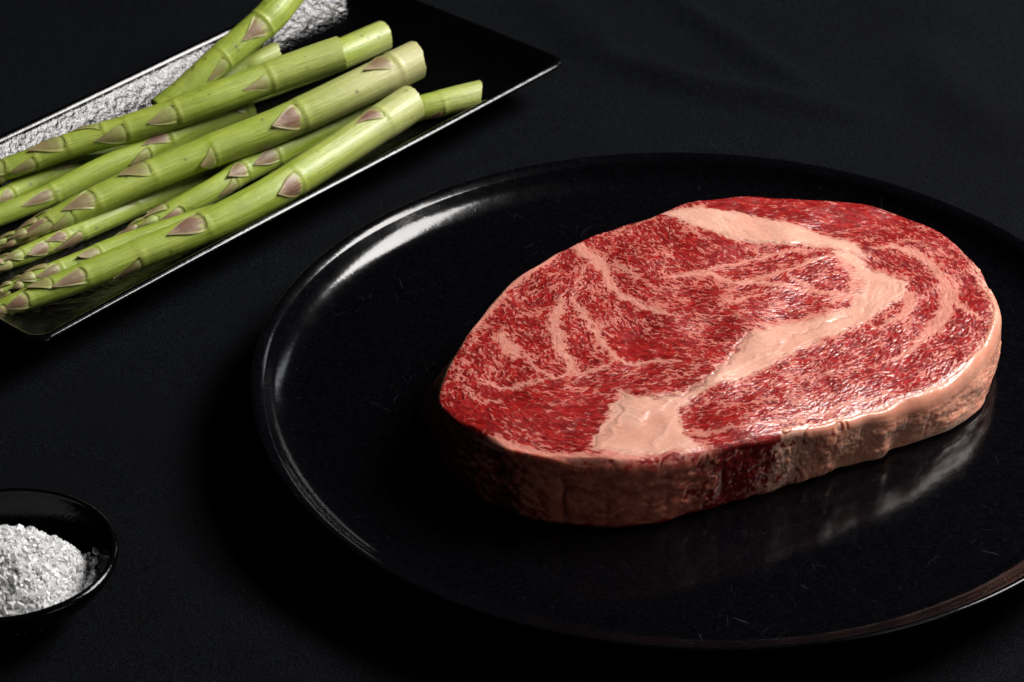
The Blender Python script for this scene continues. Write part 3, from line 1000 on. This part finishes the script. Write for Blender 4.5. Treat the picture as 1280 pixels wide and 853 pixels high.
# ================================================================== ASPARAGUS
def m_stalk():
    m = NT('asparagus_skin')
    co = m.coord()
    al = m.attr('along').outputs['Fac']
    an = m.attr('round').outputs['Vector']
    oi = m.n('ShaderNodeObjectInfo').outputs['Random']
    mp = m.n('ShaderNodeMapping'); mp.inputs['Scale'].default_value = (7.0, 7.0, 0.7)
    m.l(an, mp.inputs['Vector'])
    streak = m.noise(2.2, 4, 0.6, mp.outputs[0])
    blot = m.noise(70, 3, 0.6, co)
    body_ = m.mix(m.ramp(streak, [(0.3, 0.0), (0.7, 1.0)]), (0.150, 0.250, 0.007), (0.395, 0.490, 0.045))
    body_ = m.mix(m.ramp(blot, [(0.35, 0.0), (0.7, 0.55)]), body_, (0.42, 0.51, 0.065))
    bru = m.ramp(m.noise(38, 4, 0.65, co), [(0.50, 0.0), (0.72, 0.75)])
    body_ = m.mix(bru, body_, (0.125, 0.190, 0.010))
    pale = m.attr('pale').outputs['Fac']
    body_ = m.mix(pale, body_, m.mix(m.ramp(streak, [(0.3, 0.0), (0.7, 1.0)]), (0.46, 0.46, 0.19), (0.56, 0.52, 0.27)))
    vz = m.n('ShaderNodeTexVoronoi'); vz.inputs['Scale'].default_value = 210
    m.l(co, vz.inputs['Vector'])
    pick = m.ramp(m.noise(110, 1, 0.5, co), [(0.52, 0.0), (0.60, 1.0)])
    sp = m.math('MULTIPLY', m.ramp(vz.outputs['Distance'], [(0.10, 1.0), (0.22, 0.0)]), pick)
    body_ = m.mix(m.math('MULTIPLY', sp, 0.65), body_, (0.06, 0.075, 0.02))
    body_ = m.mix(m.math('MULTIPLY', m.attr('collar').outputs['Fac'], 0.6), body_, (0.46, 0.52, 0.12))
    cut = m.attr('cut').outputs['Fac']
    fibr = m.noise(900, 3, 0.6, co)
    body_ = m.mix(cut, body_, m.mix(fibr, (0.30, 0.30, 0.10), (0.62, 0.58, 0.32)))
    h = m.math('ADD', streak, m.math('MULTIPLY', m.noise(500, 3, 0.6, co), 0.35))
    m.set(Base_Color=body_, Roughness=m.ramp(blot, [(0.3, 0.30), (0.7, 0.46)]), Coat_Weight=0.2, Coat_Roughness=0.22, Normal=m.bump(h, 0.6, 0.0005), Subsurface_Weight=0.12, Subsurface_Scale=0.0015)
    m.b.inputs['Subsurface Radius'].default_value = (0.8, 1.0, 0.3)
    return m.m


def m_bract():
    m = NT('asparagus_scale')
    co = m.coord()
    al = m.attr('along').outputs['Fac']
    tint = m.attr('tint').outputs['Fac']
    cxyz = m.n('ShaderNodeCombineXYZ')
    m.l(m.math('MULTIPLY', m.attr('across').outputs['Fac'], 6.0), cxyz.inputs[0]); m.l(m.math('MULTIPLY', al, 0.9), cxyz.inputs[1]); m.l(m.math('MULTIPLY', tint, 37.0), cxyz.inputs[2])
    vein = m.noise(1.0, 3, 0.6, cxyz.outputs[0])
    n1 = m.mix(0.5, m.noise(330, 4, 0.6, co), vein)
    f = m.math('ADD', al, m.math('MULTIPLY', m.math('SUBTRACT', n1, 0.5), 0.8))
    purple = m.ramp(f, [(0.0, (0.40, 0.44, 0.12)), (0.10, (0.36, 0.36, 0.13)), (0.24, (0.235, 0.140, 0.085)), (0.60, (0.185, 0.092, 0.066)), (1.0, (0.36, 0.27, 0.15))])
    green = m.ramp(f, [(0.0, (0.36, 0.42, 0.10)), (0.25, (0.25, 0.31, 0.07)), (0.70, (0.30, 0.27, 0.10)), (1.0, (0.24, 0.15, 0.10))])
    ed = m.ramp(m.math('ADD', m.attr('side').outputs['Fac'], m.math('MULTIPLY', m.math('SUBTRACT', n1, 0.5), 0.5)), [(0.60, 0.0), (1.0, 0.45)])
    m.set(Base_Color=m.mix(ed, m.mix(tint, green, purple), (0.33, 0.36, 0.085)), Roughness=0.45, Normal=m.bump(n1, 0.8, 0.0005), Subsurface_Weight=0.08, Subsurface_Scale=0.001)
    return m.m


M_STALK, M_BRACT = m_stalk(), m_bract()


def unit(v): return v / (np.linalg.norm(v, axis=-1, keepdims=True) + 1e-15)


def spear(label, px, zs, r, bud, bracts, tip, pale, seed, cutn=(0.0, 0.0), end_taper=0.72):
    """px: traced centre line, cut end to tip; r: radius mm; bracts: list of (fraction, turn deg, size, tint)"""
    rs = np.random.default_rng(seed)
    px = np.array(px, float)
    L = np.r_[0, np.cumsum(np.hypot(*np.diff(px, axis=0).T))]; L /= L[-1]
    tq = np.linspace(0, 1, 7)
    ctrl = at(np.interp(tq, L, px[:, 0]), np.interp(tq, L, px[:, 1]), zs[0] + (zs[1] - zs[0]) * tq)
    ctrl[1:-1] += rs.normal(0, 0.0006, (5, 3)) * [1, 1, 0.4]
    n = 190
    c = catmull(ctrl, 40)
    d = np.r_[0, np.cumsum(np.linalg.norm(np.diff(c, axis=0), axis=1))]
    length = d[-1]
    tt = np.linspace(0, 1, n)
    c = np.stack([np.interp(tt * length, d, c[:, k]) for k in range(3)], -1)
    T = unit(np.gradient(c, axis=0))
    up = np.array([0, 0, 1.0])
    S = unit(np.cross(T, up)); U = np.cross(S, T)
    rr = r * mm * np.interp(tt, [0, 0.04, 0.5, 0.8, 1.0], [1.05, 1.06, 0.98, 0.86, end_taper])
    if tip:                                                  # the spear closes to its bud
        tl = tip * mm / length
        rr = rr * np.where(tt > 1 - tl, np.clip(1 - ((tt - (1 - tl)) / tl) ** 1.5, 0.05, 1) ** 0.8, 1)
    for f, turn, size, tint in bracts:                       # the stem steps down a little past every scale
        rr = rr * (1 - 0.028 * sstep(f - 0.004, f + 0.012, tt))
    seg = 48
    ph = np.linspace(0, 2 * np.pi, seg, endpoint=False)
    prof = 1 + 0.006 * np.cos(11 * ph + rs.uniform(0, 6)) + 0.005 * np.cos(17 * ph + rs.uniform(0, 6)) + 0.022 * np.cos(2 * ph + rs.uniform(0, 6)) + 0.012 * np.cos(5 * ph + rs.uniform(0, 6))
    wob = 1 + 0.022 * np.cumsum(rs.normal(0, 1, n)) / np.sqrt(n)
    # a faint ring where each scale grows
    ring = np.ones((n, seg))
    collar = np.zeros((n, seg))
    for f, turn, size, tint in bracts:
        dz = (tt - f) * length / mm
        ring += (0.042 * np.exp(-((dz + 0.2) / 0.6) ** 2) - 0.010 * sstep(0, 2, dz))[:, None] * (0.0 + 1.0 * np.clip(np.cos(ph - math.radians(turn)), 0, 1))[None, :]
        collar = np.maximum(collar, np.exp(-((dz + 0.2) / 0.55) ** 2)[:, None] * sstep(0.45, 0.75, np.cos(ph - math.radians(turn)))[None, :])
    RR = rr[:, None] * wob[:, None] * prof[None, :] * ring
    dirv = S[:, None, :] * np.cos(ph)[None, :, None] + U[:, None, :] * np.sin(ph)[None, :, None]
    V = c[:, None, :] + dirv * RR[..., None]
    # uneven cut: slide the first ring along the axis
    slide = (cutn[0] * np.cos(ph) + cutn[1] * np.sin(ph) + 0.35 * np.cos(3 * ph + 1) + rs.normal(0, 0.12, seg)) * mm
    fall = np.clip(1 - np.arange(n) / 10.0, 0, 1)
    V += -T[:, None, :] * (slide[None, :] * fall[:, None])[..., None]
    # cut face: an inner ring and a centre
    cen = V[0].mean(0)
    inner = V[0].copy()                                      # own ring: the cut keeps a crisp edge
    inner2 = cen + (V[0] - cen) * 0.6 - T[0] * rs.uniform(-0.0004, 0.0003, (seg, 1))
    allV = np.vstack([V.reshape(-1, 3), inner, inner2, cen[None] + T[0] * 0.0003, (c[-1] + T[-1] * rr[-1] * 0.5)[None]])
    N0 = n * seg
    i = np.arange(seg); j = (i + 1) % seg
    q = [grid_faces(n, seg, True, flip=True),
         np.stack([N0 + i, N0 + j, N0 + seg + j, N0 + seg + i], -1)]
    tri = np.vstack([np.stack([N0 + seg + i, N0 + seg + j, np.full(seg, N0 + 2 * seg)], -1),
                     np.stack([(n - 1) * seg + j, (n - 1) * seg + i, np.full(seg, N0 + 2 * seg + 1)], -1)])
    ext = 2 * seg + 2
    along = np.r_[np.repeat(tt, seg), np.zeros(2 * seg + 1), 1.0]
    pal = np.r_[np.repeat(pale[0] * (1 - sstep(0.0, pale[1], tt)) + pale[2], seg), np.full(2 * seg + 1, 0.5), 0]
    cut = np.r_[np.zeros(N0), np.full(2 * seg, 1.0), 1.0, 0]
    rnd = np.vstack([np.stack([np.cos(ph)[None, :] + 0 * tt[:, None], np.sin(ph)[None, :] + 0 * tt[:, None], (tt * length / 0.02)[:, None] + 0 * ph[None, :]], -1).reshape(-1, 3), np.zeros((ext, 3))])
    base = c[n // 2].copy(); base[2] = (c[:, 2] - rr).min()
    root = empty('asparagus_spear', base)
    tag(root, label, 'asparagus', 'asparagus spears heaped on the black tray')
    mesh_np('stalk', allV - base, q + [tri], M_STALK, root, attrs={'along': along, 'pale': pal, 'cut': cut, 'collar': np.r_[collar.ravel(), np.zeros(ext)]}, cols={'round': rnd})

    def scale_leaf(f, turn, size, tint, hug=1.0, wide=1.0):
        nu, nv = 9, 9
        lifted = max(0.0, rs.normal(0.0004, 0.0006))
        size = size * rs.uniform(.85, 1.25); wide = wide * rs.uniform(.85, 1.2); tint = float(np.clip(tint + rs.normal(0, .18), 0, 1))
        u = np.linspace(-1, 1, nu)[None, :]; v = np.linspace(0, 1, nv)[:, None]
        rl = np.interp(f, tt, rr)
        ln = size * mm
        tl_ = f + v * ln / length
        cc_ = np.stack([np.interp(tl_[:, 0], tt, c[:, k]) for k in range(3)], -1)
        over = np.clip(tl_ - 1, 0, None) * length
        cc_ = cc_ + T[-1] * over
        rv = np.interp(np.clip(tl_, 0, 1), tt, rr)
        Sv = S[np.clip((tl_[:, 0] * n).astype(int), 0, n - 1)]; Uv = U[np.clip((tl_[:, 0] * n).astype(int), 0, n - 1)]
        hw = wide * np.clip(1 - v ** rs.uniform(.85, 1.2), 0.0, 1) * (0.85 + 0.15 * np.cos(3 * v + rs.uniform(0, 6)))
        lean_ = rs.normal(0, 0.12) * v
        a = math.radians(turn) + u * hw + lean_
        lift = 0.00012 - 0.00045 * (1 - v) ** 6 + lifted * v ** 3 + hug * 0.0008 * np.sin(np.pi * np.clip(v * 0.9 + 0.08, 0, 1)) * (1 - 0.6 * u ** 2) 
        rad = np.maximum(rv * 1.0, 0.0007) + lift
        # the outline curves back at the base corners
        shift = -0.10 * ln * (u ** 2) * (1 - v)
        P = cc_[:, None, :] + (Sv[:, None, :] * np.cos(a)[..., None] + Uv[:, None, :] * np.sin(a)[..., None]) * rad[..., None] - T[n // 2] * shift[..., None]
        Pin = P - (P - cc_[:, None, :]) * np.clip(0.00035 / rad, 0, .6)[..., None]
        Vv = np.vstack([P.reshape(-1, 3), Pin.reshape(-1, 3)])
        m_ = nu * nv
        g = grid_faces(nv, nu, flip=True)
        ids = np.arange(m_).reshape(nv, nu)
        rg = np.concatenate([ids[0, :], ids[1:, -1], ids[-1, -2::-1], ids[-2:0:-1, 0]]); nx_ = np.roll(rg, -1)
        wl = np.stack([nx_, rg, rg + m_, nx_ + m_], -1)
        al_ = np.repeat(v[:, 0], nu); al_ = np.r_[al_, al_]
        mesh_np('scale_leaf', Vv - base, [g, g[:, ::-1] + m_, wl], M_BRACT, root, attrs={'along': al_, 'tint': np.full(2 * m_, tint), 'across': np.r_[np.tile(u[0], nv), np.tile(u[0], nv)], 'side': np.r_[np.tile(np.abs(u[0]), nv), np.tile(np.abs(u[0]), nv)]})

    for f, turn, size, tint in bracts:
        scale_leaf(f, turn, size * 1.4, tint, 0.35, 0.92)
    if tip:
        tl = tip * mm / length
        f = 1 - tl * 1.0; a = rs.uniform(0, 360)
        k = 0
        while f < 0.985:
            q_ = (f - (1 - tl)) / tl
            scale_leaf(f, a, (1.9 + bud - 1.0 * q_) * r * (0.9 + 0.2 * rs.random()), np.clip(0.55 + rs.normal(0, .3), 0, 1), 1.0 + 0.9 * q_, 0.85 + 0.25 * q_)
            a += 137.5; k += 1
            f += tl * (0.085 - 0.05 * q_)
    return root


# label, traced centre line, heights, radius, -, scales (fraction, turn, length mm, purple), tip length mm, paleness (at cut, fade length, all), seed, cut slant
spear('dark green asparagus spear low in the heap behind the long front ones', [(235, 150), (90, 212), (-60, 278)], (.0101, .0066), 4.5, 0, [(.45, 120, 8, .3), (.75, 140, 7, .5)], 18, (0, .2, 0), 31)
spear('asparagus spear whose short green cut end peeks out behind the topmost spear', [(478, 46), (425, 69), (300, 115), (130, 170)], (.0112, .0109), 5.9, 0, [(.35, 130, 8, .5)], 0, (.35, .25, .05), 32, (.3, .6))
spear('short thin asparagus piece with a light cut end below the back spear', [(345, 66), (305, 84), (262, 103)], (.0091, .0063), 3.9, 0, [], 0, (.3, .4, .1), 33, (.2, .2))
spear('asparagus spear whose torn cut end reaches nearest the tray rim', [(598, 118), (500, 143), (400, 185), (330, 215)], (.0105, .0087), 4.9, 0, [(.17, 205, 4, .8), (.6, 120, 8, .6)], 0, (.35, .3, .1), 34, (1.5, .9))
spear('slim asparagus spear between the top spear and the thick pale one', [(312, 132), (201, 181), (100, 226), (-60, 294)], (.0185, .0067), 4.9, 0, [(.02, 120, 9, .85), (.28, 115, 9, .9), (.68, 135, 10, .9), (.36, 170, 6, .5)], 0, (.2, .3, .05), 35)
spear('asparagus spear with close purple scales just above the front spear', [(425, 150), (330, 189), (240, 228), (165, 260), (70, 303), (-30, 345)], (.0102, .0066), 4.7, 0, [(.36, 120, 8, .6), (.58, 95, 8, .6), (.73, 185, 9, .6), (.77, 130, 8, .9), (.82, 150, 8, .9), (.88, 110, 8, .6)], 20, (.1, .3, .05), 38)
spear('asparagus spear with its ragged purple tip ending in the middle of the heap', [(480, 122), (430, 148), (330, 202), (232, 254), (152, 296)], (.0198, .0065), 5.0, 0.9, [(.43, 140, 8, .8), (.55, 125, 8, .8), (.60, 180, 6, .4)], 27, (.2, .3, .05), 37, (0, 0), 1.0)
spear('asparagus spear tip partly hidden under the front spear', [(300, 262), (200, 292), (90, 332), (-15, 371)], (.0095, .0064), 4.2, 0, [(.56, 120, 8, .5), (.72, 140, 8, .8)], 26, (.1, .3, .05), 39)
spear('steeply slanted asparagus spear leaving the top of the picture', [(400, -52), (318, 40), (270, 80), (198, 137)], (.0420, .0120), 6.1, 0, [(.43, 140, 10, .9), (.66, 175, 8, .4)], 0, (.2, .4, .1), 40)
spear('long asparagus spear lying topmost at the back of the heap', [(425, 66), (300, 112), (160, 160), (60, 192), (-70, 236)], (.0339, .0131), 6.0, 0,
      [(.19, 165, 9, .35), (.43, 150, 8, .35), (.555, 165, 8, .3), (.61, 80, 7, .4), (.70, 110, 9, .35), (.78, 170, 8, .3), (.85, 120, 9, .3)], 22, (.25, .35, .1), 41, (.3, .3))
spear('thickest asparagus spear with a pale woody end and purple scales', [(520, 75), (430, 118), (350, 152), (230, 202), (100, 262), (-12, 312)], (.0335, .0095), 6.8, 0,
      [(.06, 100, 10, 1.), (.295, 145, 10, .9), (.635, 95, 9, .7), (.50, 185, 6, .3), (.765, 130, 9, .8), (.87, 135, 8, .8), (.82, 185, 7, .5)], 26, (.85, .42, .10), 42, (.6, .8), 0.5)
spear('long thick asparagus spear lying along the front rim of the tray', [(514, 129), (440, 178), (370, 222), (300, 265), (210, 303), (120, 338), (30, 375), (-45, 402)], (.0268, .0073), 6.4, 0,
      [(.085, 95, 9, 1.), (.325, 165, 8, 1.), (.53, 112, 9, 1.), (.665, 195, 8, .9), (.77, 138, 9, .9), (.88, 150, 8, .9), (.83, 100, 7, .5), (.92, 190, 7, .7)], 18, (.50, .40, .08), 43, (.2, .3), .50)

# ================================================================== SALT DISH
DC = at(8, 690, 0.019)
D_R = float(np.linalg.norm(at(146.5, 690, 0.019) - DC))
dish_prof = catmull([(0.01, 1.2), (12, 1.2), (14.5, 0.1), (16, 0.0), (17.2, 0.7), (22, 4.5), (28, 10.5), (31.3, 15.4), (32.1, 17.5), (32.15, 18.2), (31.7, 18.8), (31.1, 19.15), (30.6, 19.25),
                     (30.1, 18.9), (29.6, 17.6), (27, 12.0), (22, 7.0), (15, 4.0), (7, 3.0), (0.01, 2.9)], 6) * mm
dish_prof[:, 0] *= D_R / 0.032
dl = (DC[0], DC[1], 0.0)
dish = lathe('salt_dish', dish_prof, m_glaze('black_dish_glaze', 0.12, 420, 0.5, 500, 0.5, scratches=False, spec=0.22), seg=160, seed=12, loc=dl, wob=(0.0003, 0.00025))
tag(dish, 'small round black dish holding coarse white salt', 'dish')


def m_salt():
    m = NT('salt_crystal')
    co = m.coord()
    n1 = m.noise(700, 3, 0.6, co)
    m.set(Base_Color=(0.96, 0.965, 0.975), Roughness=m.ramp(n1, [(0.3, 0.06), (0.7, 0.30)]), IOR=1.52, Transmission_Weight=0.22, Subsurface_Weight=0.5, Subsurface_Scale=0.0007,
          Subsurface_Radius=(1.0, 1.0, 1.0),
          Normal=m.bump(n1, 0.08, 0.0002))
    return m.m


SALT = m_salt()
HC = at(-2, 713, 0.016)[:2]          # heap centre
H_R = 0.0276


def heap_z(x, y):
    d = np.hypot((x - HC[0]) / 1.0, (y - HC[1]) / 0.94) / H_R
    a = np.arctan2(y - HC[1], x - HC[0])
    rd = np.hypot(x - DC[0], y - DC[1]) * 0.032 / D_R / mm
    bowl = np.interp(rd, [0, 7, 15, 22, 27, 30, 32], [2.9, 3.0, 4.0, 7.0, 12.0, 17.8, 19.0]) * mm
    d = d * (1 + 0.07 * np.cos(3 * a + 1) + 0.05 * np.cos(5 * a))
    dome = (0.0030 + 0.0243 * np.clip(1 - d ** 2.0, 0, 1) + 0.0004 * np.sin(x * 910 + 2 * np.sin(y * 300)) * np.sin(y * 700 + 1))
    dome = dome + 0.0006 * np.sin(x * 420 + 1) * np.sin(y * 380) * np.clip(1 - d, 0, 1) ** 0.3
    return np.maximum(dome, bowl + 0.0002), d


def crystal(rs, size):
    """a chipped block: cube with pushed corners and sometimes a lost corner"""
    e = size * np.array([1, rs.uniform(.6, 1), rs.uniform(.4, .9)]) * 0.5
    V = np.array([(-1, -1, -1), (1, -1, -1), (1, 1, -1), (-1, 1, -1), (-1, -1, 1), (1, -1, 1), (1, 1, 1), (-1, 1, 1)], float)
    V = V * e * (1 + rs.uniform(-.38, .22, (8, 3)))
    q = rs.normal(size=4); q /= np.linalg.norm(q)
    w, x, y, z = q
    M = np.array([[1 - 2 * (y * y + z * z), 2 * (x * y - z * w), 2 * (x * z + y * w)], [2 * (x * y + z * w), 1 - 2 * (x * x + z * z), 2 * (y * z - x * w)],
                  [2 * (x * z - y * w), 2 * (y * z + x * w), 1 - 2 * (x * x + y * y)]])
    return V @ M.T


CF = np.array([(0, 3, 2), (0, 2, 1), (4, 5, 6), (4, 6, 7), (0, 1, 5), (0, 5, 4), (1, 2, 6), (1, 6, 5), (2, 3, 7), (2, 7, 6), (3, 0, 4), (3, 4, 7)])


def salt():
    rs = np.random.default_rng(5)
    Vs, Fs = [], []
    n = 0
    # mound that carries the loose crystals
    nr, na = 26, 72
    rr = np.linspace(0.02, 0.985, nr)[:, None]; aa = np.linspace(0, 2 * np.pi, na, endpoint=False)[None, :]
    lim = H_R / (1 + 0.07 * np.cos(3 * aa + 1) + 0.05 * np.cos(5 * aa))
    X = HC[0] + rr * lim * np.cos(aa); Y = HC[1] + rr * lim * 0.94 * np.sin(aa)
    Z, _ = heap_z(X, Y)
    Z = Z - 0.0015
    Vs.append(np.stack([X, Y, Z], -1).reshape(-1, 3)); g = grid_faces(nr, na, True)
    tri = np.vstack([g[:, [0, 1, 2]], g[:, [0, 2, 3]]])
    Fs.append(tri); n += nr * na
    cnt = 0
    while cnt < 8000:
        a = rs.uniform(0, 2 * np.pi); r = math.sqrt(rs.uniform(0, 1)) * H_R
        x, y = HC[0] + r * math.cos(a), HC[1] + r * 0.94 * math.sin(a)
        z, d = heap_z(x, y)
        if d > 1.02 or math.hypot(x - DC[0], y - DC[1]) > 0.88 * D_R: continue
        near_edge = d > 0.72
        size = mm * (rs.choice([.6, .8, 1.1, 1.5, 2.0], p=[.15, .22, .25, .22, .16]) if not near_edge else rs.uniform(.7, 1.8))
        if y < HC[1] - 0.012: size *= 1.25
        V = crystal(rs, size) + [x, y, float(z) - 0.0002 + rs.uniform(-.6, .5) * size * 0.8]
        Vs.append(V); Fs.append(CF + n); n += 8; cnt += 1
    V = np.vstack(Vs); Fq = np.vstack(Fs)
    b = np.array([HC[0], HC[1], 0.003])
    o = mesh_np('salt_heap', V - b, [Fq], SALT, smooth=False)
    o.location = b
    tag(o, 'heap of coarse white salt filling the small black dish', 'salt', kind='stuff')
    protos = []
    for kk in range(8):
        me = mesh_np('salt_crystal', crystal(rs, 1.0), [CF], SALT, smooth=False)
        protos.append(me)
    used = set()
    spots = []
    for _ in range(70):
        a = rs.uniform(-1.9, 0.95); f = rs.uniform(.80, 1.0)
        lim = H_R / (1 + 0.07 * math.cos(3 * a + 1) + 0.05 * math.cos(5 * a))
        spots.append((HC[0] + f * lim * math.cos(a), HC[1] + f * lim * .94 * math.sin(a), rs.uniform(1.4, 2.6)))
    spots = [q for q in spots if math.hypot(q[0] - DC[0], q[1] - DC[1]) < 0.86 * D_R]
    for kk, (x, y, sz) in enumerate(spots):
        z, d = heap_z(np.array(x), np.array(y))
        p = protos[kk % 8]
        if kk < 8: c = p
        else:
            c = p.copy(); COL.objects.link(c)
        c.location = (x, y, float(z) + 0.0002); c.scale = (sz * mm,) * 3
        c.rotation_euler = tuple(rs.uniform(0, 6.28, 3))
        tag(c, 'chunky translucent salt crystal at the edge of the salt heap', 'salt crystal', 'larger salt crystals round the foot of the heap')
    # the flat glassy chip on the far side
    p = at(54, 655, 0.0165)
    c = mesh_np('salt_flake', np.vstack([crystal(rs, 0.0042) * [1.25, .8, .8], crystal(rs, 0.003) + [.0026, -.0006, .0002], crystal(rs, 0.0026) + [-.0024, .0003, 0]]),
                [CF, CF + 8, CF + 16], SALT, smooth=False)
    z, _ = heap_z(np.array(p[0]), np.array(p[1]))
    c.location = (p[0], p[1], float(z) + 0.0012)
    tag(c, 'large glassy salt chip standing on the far shoulder of the salt heap', 'salt crystal')


salt()
